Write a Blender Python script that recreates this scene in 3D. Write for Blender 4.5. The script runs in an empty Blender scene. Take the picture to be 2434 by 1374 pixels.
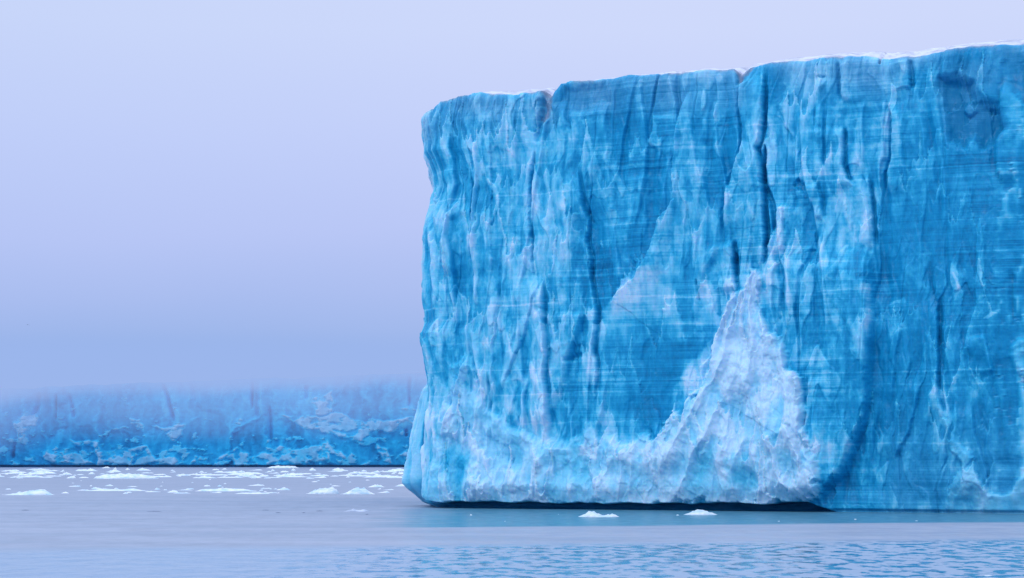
import bpy, math, random
import numpy as np

F = 5000.0      # focal length in photo pixels (photo is 2434 wide)
CX, HY, CAMZ = 1217.0, 1089.0, 4.2      # principal column, horizon row, eye height above the sea
f32 = np.float32
col = bpy.context.scene.collection

# ------------------------------------------------------------------ noise
def _hash(ix, iy, seed):
    h = (ix.astype(np.int64) * 374761393 + iy.astype(np.int64) * 668265263 + seed * 974634777) & 0xffffffff
    h = ((h ^ (h >> 13)) * 1274126177) & 0xffffffff
    h = ((h ^ (h >> 16)) * 2246822519) & 0xffffffff
    return (h ^ (h >> 15)) & 0xffffffff

def perlin(x, y, seed=0):
    x0 = np.floor(x); y0 = np.floor(y)
    fx = (x - x0).astype(f32); fy = (y - y0).astype(f32)
    u = fx*fx*fx*(fx*(fx*6-15)+10); v = fy*fy*fy*(fy*(fy*6-15)+10)
    out = 0
    for dx in (0, 1):
        for dy in (0, 1):
            a = _hash(x0+dx, y0+dy, seed).astype(f32) * f32(2*math.pi/4294967296.0)
            g = np.cos(a)*(fx-dx) + np.sin(a)*(fy-dy)
            out = out + g * (u if dx else 1-u) * (v if dy else 1-v)
    return (out * 1.5).astype(f32)

def fbm(x, y, seed=0, octs=4, gain=.5, lac=2.03):
    s = 0; a = 1.0; t = 0
    for o in range(octs):
        s = s + a*perlin(x, y, seed+o*17); t += a
        x = x*lac+13.7; y = y*lac+7.1; a *= gain
    return s/t

def billow(x, y, seed=0, octs=4, gain=.5):
    s = 0; a = 1.0; t = 0
    for o in range(octs):
        s = s + a*np.abs(perlin(x, y, seed+o*17)); t += a
        x = x*2.07+3.7; y = y*2.07+9.1; a *= gain
    return s/t

def voronoi(x, y, seed=0, jit=.9):
    x0 = np.floor(x); y0 = np.floor(y)
    F1 = np.full(x.shape, 9., f32); F2 = np.full(x.shape, 9., f32)
    r = np.zeros(x.shape, f32); r2 = np.zeros(x.shape, f32)
    ox = np.zeros(x.shape, f32); oy = np.zeros(x.shape, f32)
    for dx in (-1, 0, 1):
        for dy in (-1, 0, 1):
            h = _hash(x0+dx, y0+dy, seed)
            jx = ((h & 0xffff).astype(f32)/65535-.5)*jit+.5
            jy = ((h >> 16).astype(f32)/65535-.5)*jit+.5
            ax = (x0+dx+jx-x).astype(f32); ay = (y0+dy+jy-y).astype(f32)
            d = np.sqrt(ax*ax+ay*ay)
            m = d < F1
            F2 = np.where(m, F1, np.minimum(F2, d))
            F1 = np.where(m, d, F1)
            h2 = _hash(x0+dx, y0+dy, seed+5)
            r = np.where(m, (h2 & 0xffff).astype(f32)/65535, r)
            r2 = np.where(m, (h2 >> 16).astype(f32)/65535, r2)
            ox = np.where(m, ax, ox); oy = np.where(m, ay, oy)
    return F1, F2, r, r2, ox, oy

def sstep(a, b, x):
    t = np.clip((x-a)/(b-a), 0, 1)
    return t*t*(3-2*t)

def boxblur(a, k, axis):
    n = a.shape[axis]
    p = np.concatenate([np.repeat(np.take(a, [0], axis), k, axis), a, np.repeat(np.take(a, [-1], axis), k+1, axis)], axis).astype(np.float64)
    c = np.cumsum(p, axis)
    hi = np.take(c, np.arange(2*k, 2*k+n), axis); lo = np.take(c, np.arange(0, n), axis)
    return ((hi-lo)/(2*k)).astype(f32)

def blur(a, k):
    for _ in range(2):
        a = boxblur(boxblur(a, k, 0), k, 1)
    return a

# ------------------------------------------------------------------ drawing of relief features on the wall (X, Y in picture-like wall units, 1 unit = about 3.4 cm)
def segs(poly):
    return list(zip(poly[:-1], poly[1:]))

def polydist(X, Y, poly):
    """distance, signed side (+ = right of the line when walking down it), parameter 0..1"""
    best = np.full(X.shape, 1e9, f32); side = np.zeros(X.shape, f32); par = np.zeros(X.shape, f32)
    lens = [math.dist(a, b) for a, b in segs(poly)]; tot = sum(lens); acc = 0
    for (a, b), L in zip(segs(poly), lens):
        dx, dy = b[0]-a[0], b[1]-a[1]
        t = np.clip(((X-a[0])*dx+(Y-a[1])*dy)/(L*L), 0, 1)
        qx = X-(a[0]+t*dx); qy = Y-(a[1]+t*dy)
        d = np.sqrt(qx*qx+qy*qy)
        m = d < best
        best = np.where(m, d, best)
        side = np.where(m, np.sign(dy*qx-dx*qy), side)
        par = np.where(m, (acc+t*L)/tot, par)
        acc += L
    return best, side, par

def inside(X, Y, poly):
    c = np.zeros(X.shape, bool)
    n = len(poly)
    for i in range(n):
        (x1, y1), (x2, y2) = poly[i], poly[(i+1) % n]
        if y1 == y2: continue
        c ^= ((y1 > Y) != (y2 > Y)) & (X < (x2-x1)*(Y-y1)/(y2-y1)+x1)
    return c

class Field:
    def __init__(s, X, Y):
        s.X, s.Y = X, Y
    def box(s, poly, pad):
        xs = [p[0] for p in poly]; ys = [p[1] for p in poly]
        m = (s.X > min(xs)-pad) & (s.X < max(xs)+pad) & (s.Y > min(ys)-pad) & (s.Y < max(ys)+pad)
        return m
    def crack(s, A, poly, w, depth):
        m = s.box(poly, w*4)
        d, sd, t = polydist(s.X[m], s.Y[m], poly)
        taper = np.clip(np.minimum(t, 1-t)*7, 0, 1)**.6
        A[m] -= depth*np.exp(-(d/(w*(.35+.65*taper)))**2)*taper
    def edge(s, A, poly, h, reach, right=True, soft=1.5, bevel=0):
        """a step: the named side stands proud by h and fades away over reach"""
        m = s.box(poly, reach*3.2)
        d, sd, t = polydist(s.X[m], s.Y[m], poly)
        taper = sstep(0, .16, np.minimum(t, 1-t))
        g = (1 if right else -1)*sd*d
        A[m] += h*taper*sstep(-soft, soft, g)*np.exp(-(d/reach)**1.4)
        if bevel:
            A[m] -= bevel*taper*np.exp(-(np.abs(g+4)/5)**2)
    def poly(s, poly, soft):
        """0..1 mask, soft ramp inside the outline"""
        out = np.zeros(s.X.shape, f32)
        m = s.box(poly, soft+4)
        X, Y = s.X[m], s.Y[m]
        d, _, _ = polydist(X, Y, list(poly)+[poly[0]])
        d = np.where(inside(X, Y, poly), d, -d)
        out[m] = sstep(-soft, soft, d)
        return out

# ------------------------------------------------------------------ scene helpers
def tag(o, label=None, cat=None, group=None, kind=None):
    if label: o['label'] = label
    if cat: o['category'] = cat
    if group: o['group'] = group
    if kind: o['kind'] = kind
    return o

def empty(name, loc=(0, 0, 0)):
    o = bpy.data.objects.new(name, None); col.objects.link(o); o.location = loc
    return o

def mesh_np(name, V, Q, mat, parent=None, attrs=None, smooth=True):
    me = bpy.data.meshes.new(name)
    V = np.ascontiguousarray(V, f32); Q = np.ascontiguousarray(Q, np.int32)
    nv, nf, k = len(V), len(Q), Q.shape[1]
    me.vertices.add(nv); me.vertices.foreach_set('co', V.ravel())
    me.loops.add(nf*k); me.loops.foreach_set('vertex_index', Q.ravel())
    me.polygons.add(nf); me.polygons.foreach_set('loop_start', np.arange(0, nf*k, k, dtype=np.int32))
    me.polygons.foreach_set('use_smooth', np.full(nf, smooth, bool))
    me.update(calc_edges=True)
    for n, a in (attrs or {}).items():
        at = me.attributes.new(n, 'FLOAT', 'POINT')
        at.data.foreach_set('value', np.ascontiguousarray(a, f32).ravel())
    me.materials.append(mat)
    o = bpy.data.objects.new(name, me); col.objects.link(o)
    if parent: o.parent = parent
    return o

def grid_quads(nr, nc):
    i = np.arange(nr*nc).reshape(nr, nc)
    return np.stack([i[:-1, :-1], i[:-1, 1:], i[1:, 1:], i[1:, :-1]], -1)

def sub_mesh(name, V, Q, mat, parent, attrs):
    """one part cut out of a bigger sheet"""
    ids, inv = np.unique(Q.ravel(), return_inverse=True)
    return mesh_np(name, V[ids], inv.reshape(Q.shape), mat, parent, {k: a.ravel()[ids] for k, a in attrs.items()})

class NT:
    def __init__(s, tree): s.t = tree; s.n = tree.nodes; s.l = tree.links
    def node(s, typ, ins=None, **kw):
        n = s.n.new(typ)
        for k, v in kw.items(): setattr(n, k, v)
        for k, v in (ins or {}).items():
            if isinstance(v, bpy.types.NodeSocket): s.l.new(v, n.inputs[k])
            else: n.inputs[k].default_value = v
        return n
    def math(s, op, a, b=0., c=0., clamp=False):
        return s.node('ShaderNodeMath', {0: a, 1: b, 2: c}, operation=op, use_clamp=clamp).outputs[0]
    def mixc(s, f, a, b, blend='MIX'):
        n = s.node('ShaderNodeMix', data_type='RGBA', blend_type=blend)
        for k, v in ((0, f), (6, a), (7, b)):
            if isinstance(v, bpy.types.NodeSocket): s.l.new(v, n.inputs[k])
            else: n.inputs[k].default_value = v
        return n.outputs[2]
    def noise(s, vec, scale, detail=3, rough=.55, **kw):
        return s.node('ShaderNodeTexNoise', {'Vector': vec, 'Scale': scale, 'Detail': detail, 'Roughness': rough, **kw}).outputs[0]
    def mapping(s, vec, sc, rot=(0, 0, 0)):
        return s.node('ShaderNodeMapping', {'Vector': vec, 'Scale': sc, 'Rotation': rot}).outputs[0]
    def ramp(s, fac, stops):
        n = s.node('ShaderNodeValToRGB', {'Fac': fac})
        e = n.color_ramp.elements
        while len(e) < len(stops): e.new(.5)
        for k, (p, c) in enumerate(stops):
            e[k].position = p; e[k].color = (*c, 1) if len(c) == 3 else c
        return n.outputs[0]
    def range(s, v, a, b, c=0., d=1.):
        return s.node('ShaderNodeMapRange', {0: v, 1: a, 2: b, 3: c, 4: d}, interpolation_type='SMOOTHSTEP').outputs[0]

def new_mat(name):
    m = bpy.data.materials.new(name); m.use_nodes = True
    m.node_tree.nodes.clear()
    return m, NT(m.node_tree)

def srgb(r, g, b):
    f = lambda c: ((c/255+.055)/1.055)**2.4 if c > 10 else c/255/12.92
    return (f(r), f(g), f(b))

# ------------------------------------------------------------------ materials
def ice_material(name, scale=1.0, strata=1.0, far=False):
    m, n = new_mat(name)
    at = lambda a: n.node('ShaderNodeAttribute', attribute_name=a).outputs['Fac']
    pos = n.node('ShaderNodeNewGeometry').outputs['Position']
    W, T, S, D = at('white'), at('teal'), at('strata'), at('dirt')
    # thin snow layers in the ice: long, flat, uneven bands
    s1 = n.noise(n.mapping(pos, (.028/scale, .028/scale, 4.2/scale), (0, .012, 0)), 1.0, 3, .7)
    s2 = n.noise(n.mapping(pos, (.10/scale, .10/scale, 13/scale), (0, .012, 0)), 1.0, 2, .6)
    sb = n.math('ADD', n.math('MULTIPLY', n.math('SUBTRACT', s1, .5), 6.0), n.math('MULTIPLY', n.math('SUBTRACT', s2, .5), 2.0))
    sb = n.math('MULTIPLY', n.math('MULTIPLY', sb, S), strata)
    f1 = n.noise(n.mapping(pos, (2.6/scale, 2.6/scale, 1.3/scale)), 1.0, 5, .65)
    f2 = n.noise(n.mapping(pos, (9/scale, 9/scale, 7/scale)), 1.0, 3, .6)
    fn = n.math('ADD', n.math('MULTIPLY', n.math('SUBTRACT', f1, .5), 2.2), n.math('MULTIPLY', n.math('SUBTRACT', f2, .5), 1.3))
    w = n.math('ADD', n.math('ADD', W, sb), fn)
    w = n.math('DIVIDE', w, 10.0, clamp=True)
    c = n.ramp(w, [(0.0, (.003, .170, .370)), (.20, (.006, .285, .550)), (.40, (.028, .415, .685)),
                   (.58, (.120, .540, .775)), (.76, (.235, .610, .840)), (.90, (.345, .665, .870)), (1.0, (.480, .715, .900))])
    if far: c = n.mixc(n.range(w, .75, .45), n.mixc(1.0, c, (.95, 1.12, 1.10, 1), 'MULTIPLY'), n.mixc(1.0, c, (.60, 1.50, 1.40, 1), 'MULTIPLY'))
    c = n.mixc(n.math('MULTIPLY', T, .75, clamp=True), c, n.mixc(w, (.015, .28, .52, 1), (.42, .66, .84, 1)))
    c = n.mixc(n.math('MULTIPLY', D, 1., clamp=True), c, n.mixc(f2, (.07, .12, .20, 1), (.26, .36, .52, 1)))
    rough = n.math('ADD', n.math('MULTIPLY', w, .35), .32)
    bh = n.math('ADD', n.math('MULTIPLY', f1, .5), n.math('MULTIPLY', f2, .25))
    bump = n.node('ShaderNodeBump', {'Height': bh, 'Strength': .5, 'Distance': .16*scale})
    p = n.node('ShaderNodeBsdfPrincipled', {'Base Color': c, 'Roughness': rough, 'IOR': 1.31, 'Specular IOR Level': .35,
                                            'Normal': bump.outputs[0],
                                            'Subsurface Weight': .35 if scale == 1 else 0., 'Subsurface Radius': (.10, .45, .90), 'Subsurface Scale': .22})
    out = n.node('ShaderNodeOutputMaterial', {'Surface': p.outputs[0]})
    return m

def snow_material(name, tint=(.80, .86, .93), lo=(.50, .62, .80)):
    m, n = new_mat(name)
    pos = n.node('ShaderNodeNewGeometry').outputs['Position']
    f = n.noise(n.mapping(pos, (.8, .8, 2.2)), 1.2, 5, .6)
    c = n.mixc(n.range(f, .35, .62), (*lo, 1), (*tint, 1))
    b = n.node('ShaderNodeBump', {'Height': n.noise(pos, 5.0, 4), 'Strength': .4, 'Distance': .08})
    p = n.node('ShaderNodeBsdfPrincipled', {'Base Color': c, 'Roughness': .6, 'Specular IOR Level': .3, 'Normal': b.outputs[0]})
    n.node('ShaderNodeOutputMaterial', {'Surface': p.outputs[0]})
    return m

M_ice = ice_material('blue_ice')
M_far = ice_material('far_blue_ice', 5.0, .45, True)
M_snow = snow_material('snow', (.58, .64, .80), (.34, .38, .50))
M_floe = snow_material('floe_ice', (.70, .78, .86), (.42, .62, .76))

# ------------------------------------------------------------------ near ice cliff
A0 = np.array([-7.4, 178.0]); DIR = np.array([.9246, -.3810])
def px_of_s(s):
    X = A0[0]+DIR[0]*s; Y = A0[1]+DIR[1]*s
    return CX+F*X/Y, Y

def interp(x, pts):
    p = np.array(sorted(pts), float)
    return np.interp(x, p[:, 0], p[:, 1])

EDGE = [(900, 262), (1008, 256), (1016, 247), (1034, 237), (1060, 231), (1100, 223), (1135, 218), (1180, 223), (1220, 224), (1292, 214), (1300, 222), (1312, 222),
        (1322, 210), (1332, 197), (1350, 193), (1400, 189), (1500, 179), (1600, 174), (1690, 163), (1738, 159), (1750, 170), (1764, 170),
        (1784, 157), (1830, 144), (1900, 140), (1960, 133), (2010, 131), (2050, 128), (2080, 134), (2120, 136), (2180, 131), (2240, 118), (2300, 108),
        (2350, 105), (2434, 99), (2600, 92), (3200, 60)]
SNOW = [(900, 268), (1008, 262), (1060, 236), (1130, 224), (1138, 216), (1200, 215), (1250, 212), (1300, 208), (1330, 206), (1345, 196), (1390, 187), (1500, 178),
        (1600, 169), (1700, 160), (1740, 156), (1790, 147), (1850, 137), (1900, 131), (1960, 126), (2000, 123), (2060, 119), (2110, 122), (2160, 121),
        (2200, 112), (2250, 108), (2300, 101), (2350, 96), (2400, 89), (2434, 87), (2600, 78), (3200, 45)]
LEFT = [(200, 1012), (250, 1011), (270, 1006), (300, 1004), (330, 1009), (355, 1008), (375, 1018), (400, 1026), (440, 1033), (480, 1023), (520, 1011), (560, 1005), (620, 1006), (660, 1008),
        (700, 1009), (740, 1013), (765, 1015), (790, 1003), (820, 1006), (860, 1010), (900, 1019), (930, 1022), (960, 1020), (1000, 1017), (1040, 1014), (1100, 1011), (1180, 1010), (1195, 1016), (1207, 1036), (1230, 1044)]
BUTT = [(880, -30), (925, 2), (945, 9), (980, 14), (1040, 27), (1100, 41), (1140, 50), (1150, 51), (1162, 40), (1178, 16), (1195, -2), (1230, -12)]

GRID_X0, GRID_Y0, GRID_D = 1020, 240, 60
WG = """
3 3 5 5 4 2 3 3 2 2 3 4 4 4 4 4 5 5 6 5 3 2 3 3
3 3 4 5 6 3 4 4 2 3 5 4 3 4 5 5 5 6 7 5 3 1 1 3
3 3 5 5 5 5 4 5 2 2 5 4 3 4 6 4 5 6 7 5 3 2 2 3
4 3 5 5 5 5 3 5 3 2 5 4 3 3 4 4 5 6 6 4 3 3 3 3
5 4 4 5 6 5 3 5 4 2 4 4 5 4 4 4 6 6 5 3 3 4 3 3
5 4 5 6 6 5 3 5 4 3 4 4 5 4 4 4 6 6 4 3 3 3 3 3
5 4 5 6 6 6 3 3 3 3 4 3 5 4 5 4 4 5 3 3 3 2 3 3
5 4 5 6 6 5 4 3 5 6 5 4 5 6 4 5 4 4 3 4 2 3 3 3
4 4 5 6 6 4 5 5 6 6 5 5 6 7 4 4 4 4 4 3 2 3 3 4
5 4 5 5 6 4 4 5 4 3 4 4 6 7 4 3 4 4 3 3 3 3 3 4
4 4 5 5 6 5 4 4 2 2 3 4 7 8 6 3 4 4 3 3 3 3 3 5
4 6 6 6 6 5 3 4 3 2 3 5 8 8 7 5 4 3 3 3 3 3 3 5
5 8 7 6 6 5 3 4 3 2 4 7 8 8 7 6 3 3 3 4 4 3 3 4
6 7 8 7 6 5 4 6 5 3 6 7 8 8 8 6 3 2 3 4 4 2 3 3
6 6 8 8 7 6 6 8 8 7 7 7 7 7 7 6 3 3 3 3 4 5 3 3
7 7 8 8 8 7 7 8 7 7 7 7 6 6 7 7 2 3 3 3 4 5 6 5
7 7 7 7 7 7 7 7 7 7 7 7 7 7 6 5 2 3 3 3 4 5 6 6
"""
WG = np.array([[float(v) for v in r.split()] for r in WG.strip().splitlines()], f32)  # low values in the right columns also carry that side's shade

def bilinear(G, gx, gy):
    gx = np.clip(gx, 0, G.shape[1]-1.001); gy = np.clip(gy, 0, G.shape[0]-1.001)
    i = gx.astype(int); j = gy.astype(int); a = gx-i; b = gy-j
    a = a*a*(3-2*a); b = b*b*(3-2*b)
    return (G[j, i]*(1-a)+G[j, i+1]*a)*(1-b)+(G[j+1, i]*(1-a)+G[j+1, i+1]*a)*b

def build_near():
    s = np.concatenate([np.arange(-46, -10, .3), np.arange(-10, -1, .07), np.arange(-1, 47.6, .05), np.arange(47.6, 64, .2)])
    NR = 760
    nc = len(s)
    # plan path: side wall turning into the front
    k = sstep(-2.0, 1.6, s)
    side = np.array([.02, -1.0])           # walking toward the camera along the side wall
    side = side/np.linalg.norm(side)
    ang0 = math.atan2(side[1], side[0]); ang1 = math.atan2(DIR[1], DIR[0])
    ang = ang0+(ang1-ang0)*k
    tx, ty = np.cos(ang), np.sin(ang)
    ds = np.diff(s, prepend=s[0])
    x = np.cumsum(tx*ds); y = np.cumsum(ty*ds)
    i2 = np.searchsorted(s, 3.0)
    x += (A0[0]+DIR[0]*s[i2])-x[i2]; y += (A0[1]+DIR[1]*s[i2])-y[i2]
    nx, ny = ty, -tx                        # outward
    pxs, Ys = px_of_s(s)
    ztop = CAMZ+(HY-interp(pxs, EDGE))/F*Ys
    ztop = np.where(s < -1, ztop[np.searchsorted(s, -1.)], ztop)+.12*fbm(s*.9, s*0+3.3, 71, 4)
    v = np.linspace(0, 1, NR)
    Z = (-.9+(ztop[None]+.9)*v[:, None]).astype(f32)
    S = np.repeat(s[None], NR, 0).astype(f32)
    PX = np.repeat(pxs[None], NR, 0).astype(f32)
    PY = (HY-(Z-CAMZ)/Ys[None]*F).astype(f32)
    TOPD = ztop[None]-Z

    # warps
    wx = fbm(S/1.6, Z/2.6, 1, 4); wz = fbm(S/1.8, Z/2.2, 9, 4)
    wx2 = perlin(S/5, Z/11, 4)
    fine = fbm(S/.35, Z/.45, 21, 3)
    Xw = PX+wx*11+wx2*6+fine*3; Yw = PY+wz*20+fine*5
    FD = Field(Xw, Yw)
    FS = Field(PX+wx*5+fine*2.0, PY+wz*8)

    W = bilinear(WG, (PX+wx*22-GRID_X0)/GRID_D, (PY+wz*34-GRID_Y0)/GRID_D)
    W = W+(3.6+2*perlin(S/6, Z/9, 91)-W)*sstep(2400, 2520, PX)
    W = np.where(PX < 1012, 5.0+2.2*perlin(S/3, Z/6, 92), W)

    # rough white rubble: the collapsed cone, the foot, the lumps at the right
    cone = Field(Xw+8*fbm(S/.9, Z/1.1, 3, 3), Yw+14*fbm(S/1.2, Z/.9, 6, 3)).poly([(1798, 640), (1812, 668), (1806, 715), (1822, 760), (1836, 795), (1858, 812), (1874, 860), (1882, 880), (1905, 900), (1912, 950), (1922, 1010), (1930, 1060),
                    (1948, 1100), (1960, 1136), (1946, 1168), (1900, 1196), (1540, 1196), (1535, 1070), (1575, 1035), (1596, 1008), (1612, 985), (1642, 958), (1676, 922), (1690, 880), (1696, 850), (1710, 800), (1720, 760), (1742, 716), (1776, 680)], 8)
    foot = FD.poly([(1012, 1200), (1016, 1080), (1026, 1000), (1040, 940), (1062, 880), (1100, 846), (1112, 872), (1092, 905), (1112, 925), (1140, 965), (1175, 985), (1215, 1010), (1262, 1040), (1300, 1058), (1340, 1056),
                    (1390, 1042), (1404, 1008), (1420, 1046), (1452, 1034), (1490, 1062), (1530, 1042), (1560, 1020), (1560, 1200)], 13)
    lumps = FD.poly([(2248, 1000), (2262, 1020), (2290, 1060), (2320, 1092), (2330, 1130), (2348, 1172), (2390, 1176), (2440, 1130), (2440, 1230), (2240, 1230), (2262, 1160), (2290, 1110), (2262, 1060)], 6)
    lumps = np.maximum(lumps, FD.poly([(2404, 810), (2440, 800), (2440, 900), (2418, 880), (2400, 850)], 6))
    rubble = np.maximum(np.maximum(cone, foot), lumps*.8)

    # ---------------- relief (metres, outward)
    D = .55*perlin(S/8.5, Z/26, 31)+.30*perlin(S/4, Z/14, 32)
    fl = 1-.75*np.maximum(.72*FS.poly([(1425, 720), (1500, 650), (1700, 640), (1700, 800), (1640, 900), (1540, 1040), (1430, 1040), (1425, 900)], 25), np.maximum(rubble*.8, .72*sstep(2080, 2160, PX)))
    uw = S+.9*perlin(S/3.3, Z/7, 41)+.25*perlin(S/1.2, Z/2.2, 42)
    r = 1-np.abs(perlin(uw/2.1, Z/13, 43)); D += .16*(r**2-.6)*fl
    r = 1-np.abs(perlin(uw/.95+5, Z/8, 44)); D += .06*(r**2-.6)*fl
    # overlapping upright plates: each swells slowly and breaks off in one crisp edge
    for k_, (p_, a_, zz_) in enumerate(((4.3, .56, 20), (2.3, .34, 14), (1.15, .15, 9), (.62, .06, 5))):
        ph = S/p_+1.1*perlin(S/(p_*2.6), Z/zz_, 400+k_)+.16*fbm(S/p_, Z/(zz_*.28), 410+k_, 4)+k_*.37
        fr = ph-np.floor(ph)
        dirn = _hash(np.floor(ph), np.zeros_like(ph), 420+k_).astype(f32)/4294967296.0
        fr = np.where(dirn > .42, fr, 1-fr)
        saw = np.where(fr < .89, fr/.89, (1-fr)/.11); saw = saw*saw*(3-2*saw)*.5+saw*.5
        am = sstep(-.22, .35, perlin(S/(p_*1.8)+7, Z/(zz_*.75), 430+k_)+.05)
        D += a_*(saw**1.5-.4)*am*fl
    # fracture facets, long in the vertical
    a1 = voronoi((uw+.5*wx)/1.9, (Z+1.0*wz)/13, 51)
    soft1 = sstep(0, .16, a1[1]-a1[0])
    fac1 = ((a1[2]-.5)*.26+(a1[3]-.5)*a1[4]*.6)*(.35+.65*soft1)
    a2 = voronoi((uw+.4*wx)/.85, (Z+.8*wz)/6.5, 52)
    soft2 = sstep(0, .22, a2[1]-a2[0])
    fac2 = ((a2[2]-.5)*.12+(a2[3]-.5)*a2[4]*.26)*(.2+.8*soft2)
    spik = perlin((uw+.3*wx)/1.1+30, (Z+.5*wz)/4.2, 57); spik = sstep(.12, .20, spik)*(perlin(S/4, Z/5, 58)+.5)
    a3 = voronoi((S+.3*wx)/.36, (Z+.3*wz)/.8, 53)
    calm = 1-rubble
    smooth = FS.poly([(1420, 720), (1500, 650), (1700, 640), (1700, 780), (1640, 900), (1540, 1040), (1430, 1040), (1425, 900)], 25)
    smooth = np.maximum(smooth, FS.poly([(2140, 300), (2240, 170), (2390, 200), (2400, 360), (2300, 600), (2100, 560)], 30))
    smooth = np.maximum(smooth, .6*FS.poly([(1420, 200), (1600, 190), (1620, 600), (1430, 620)], 30))
    rk = calm*(1-.62*smooth)
    D += rk*(fac1+fac2)+rk*.035*(a3[2]-.5)+rk*.14*spik
    D += .10*rk*a1[0]                                  # scalloping
    D += .10*fbm(S/.5, Z/1.5, 61, 4)*(1-.4*smooth)
    # rubble relief
    aa = (PX-1795+10*wx)/np.maximum(PY-560, 40)                      # ribs run down and outward from the apex of the cone
    rib = 1-np.abs(perlin(aa*9+.35*wx2, PY/260, 64)); rib2 = 1-np.abs(perlin(aa*24+.5*wx, PY/110, 65))
    b1 = voronoi((S+.6*wx+.25*Z)/1.35, (Z+.7*wz)/1.9, 54); b2 = voronoi((S+.25*wx)/.55, (Z+.3*fine+.3*wz)/.72, 55)
    chunk = sstep(-.05, .35, fbm(S/2.4, Z/2.4, 68, 3)+.10)
    core = FD.poly([(1798, 650), (1812, 720), (1840, 800), (1880, 870), (1900, 900), (1850, 960), (1790, 980), (1740, 960), (1725, 900), (1740, 780), (1770, 700)], 14)
    bill = billow(S/2.4, Z/3.4, 63, 5, .45)
    lump = (b1[3]-.5)*b1[4]*.9*sstep(0, .2, b1[1]-b1[0])+.30*(1-b1[0])*(.3+.7*chunk)+.30*(b1[2]-.5)*sstep(0, .3, b1[1]-b1[0])+(.06+.12*chunk+.16*core)*(1-b2[0])+.10*(b2[2]-.5)*(chunk*.6+core)-.75*bill+.25
    D += sstep(1515, 1610, PX)*cone*.15+cone*(.25+1.15*np.clip((PY-640)/420, 0, 1)*(.25+.75*sstep(1500, 1760, PX))+lump*.42+.50*(rib**2-.6)+.16*(rib2**2-.6)*(1-.5*core))
    sp = 1-np.abs(perlin((S+.10*Z+.3*wx)/1.25+9, (Z+.5*wz)/5.0, 66)); sp2 = 1-np.abs(perlin((S+.05*Z)/.5+9, Z/2.2, 67))
    D += foot*(.15+.55*sstep(950, 1150, PY)+lump*.62+.24*(sp**3-.35)+.08*(sp2**2-.5))*(1-cone)
    D += lumps*(.35+lump*.7)
    rubW = 2.3*(rib**2-.62)*cone+.8*(sp**2-.6)*foot+2.6*fbm((S+.3*wx)/2.4, (Z+.3*wz)/1.9, 69, 6, .62)+1.2*core-2.2*(bill-.3)+1.0*(b1[2]-.5)

    # named edges and cracks
    FD2 = FS
    E = lambda p, h, r_, right=True, **k: FD2.edge(D, p, h, r_, right, **k)
    C = lambda p, w, d: FD2.crack(D, p, w, d)
    # the right rim of the front slab
    E([(2066, 560), (2070, 680), (2070, 800), (2066, 900), (2063, 956), (2050, 1004), (2030, 1048), (2012, 1112), (1976, 1152), (1950, 1184), (1935, 1215)], 1.5, 170, False, soft=12)
    # plate right of the deep blue panel
    E([(1648, 196), (1637, 226), (1621, 265), (1610, 331), (1606, 409), (1606, 475), (1571, 531), (1554, 588), (1514, 658), (1456, 708), (1438, 742)], .55, 70, True, soft=2.5)
    E([(1705, 640), (1712, 700), (1716, 770), (1700, 830), (1660, 880)], .35, 45, True, soft=2)
    # left plates and ridges
    E([(1126, 217), (1126, 331), (1117, 409), (1122, 497), (1128, 660), (1124, 760)], .38, 60, True, soft=2)
    E([(1170, 300), (1167, 420), (1170, 560), (1176, 660)], .3, 40, False, soft=2)
    E([(1294, 650), (1296, 753), (1303, 843), (1298, 893), (1307, 965), (1312, 1030)], .75, 60, False, soft=2.5, bevel=.3)
    E([(1294, 650), (1276, 708), (1240, 820), (1208, 893), (1190, 940)], .35, 40, False, soft=3)
    E([(1112, 842), (1098, 872), (1070, 910), (1059, 950), (1044, 1000), (1036, 1060)], .55, 50, True, soft=3)
    E([(1060, 470), (1050, 540), (1045, 606), (1046, 660)], .45, 60, True, soft=2.5, bevel=.2)
    E([(1022, 400), (1034, 440), (1054, 500), (1060, 530)], .35, 40, True, soft=2)
    E([(1210, 890), (1232, 960), (1240, 1010)], .3, 40, False, soft=3)
    # middle
    E([(1375, 385), (1386, 488), (1397, 532), (1392, 575), (1401, 610), (1402, 660), (1411, 699), (1420, 744), (1418, 789), (1413, 830), (1420, 866), (1420, 911), (1411, 974)], .5, 60, False, soft=2, bevel=.35)
    E([(1547, 400), (1547, 453), (1543, 518), (1545, 590)], .45, 60, False, soft=8)
    E([(1440, 225), (1449, 322), (1452, 380), (1464, 453), (1458, 530)], .45, 55, False, soft=8)
    E([(1560, 270), (1554, 322), (1541, 352)], .35, 40, True, soft=3)
    E([(1380, 735), (1384, 790), (1389, 826)], .35, 40, False, soft=2)
    E([(1490, 190), (1492, 300), (1500, 420)], .3, 60, True, soft=12)
    # right of the middle
    E([(1814, 147), (1814, 243), (1812, 322), (1800, 352), (1812, 400), (1816, 453), (1821, 531), (1822, 600), (1816, 660)], .8, 55, False, soft=2.5, bevel=.55)
    E([(1751, 160), (1757, 204), (1759, 256), (1768, 304), (1768, 340), (1748, 400), (1729, 453), (1720, 540), (1724, 578)], .5, 55, True, soft=3, bevel=.25)
    E([(1740, 570), (1748, 627), (1751, 660), (1753, 698)], .6, 40, False, soft=2, bevel=.5)
    E([(1862, 480), (1846, 530), (1836, 570), (1818, 600)], .4, 26, True, soft=2)
    E([(1864, 480), (1868, 540), (1870, 600)], .35, 22, False, soft=2)
    E([(2002, 300), (2004, 392), (2014, 420), (2030, 440)], .6, 45, False, soft=2, bevel=.4)
    E([(2113, 240), (2122, 287), (2117, 366), (2109, 409), (2109, 470)], .55, 45, True, soft=2, bevel=.35)
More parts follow.
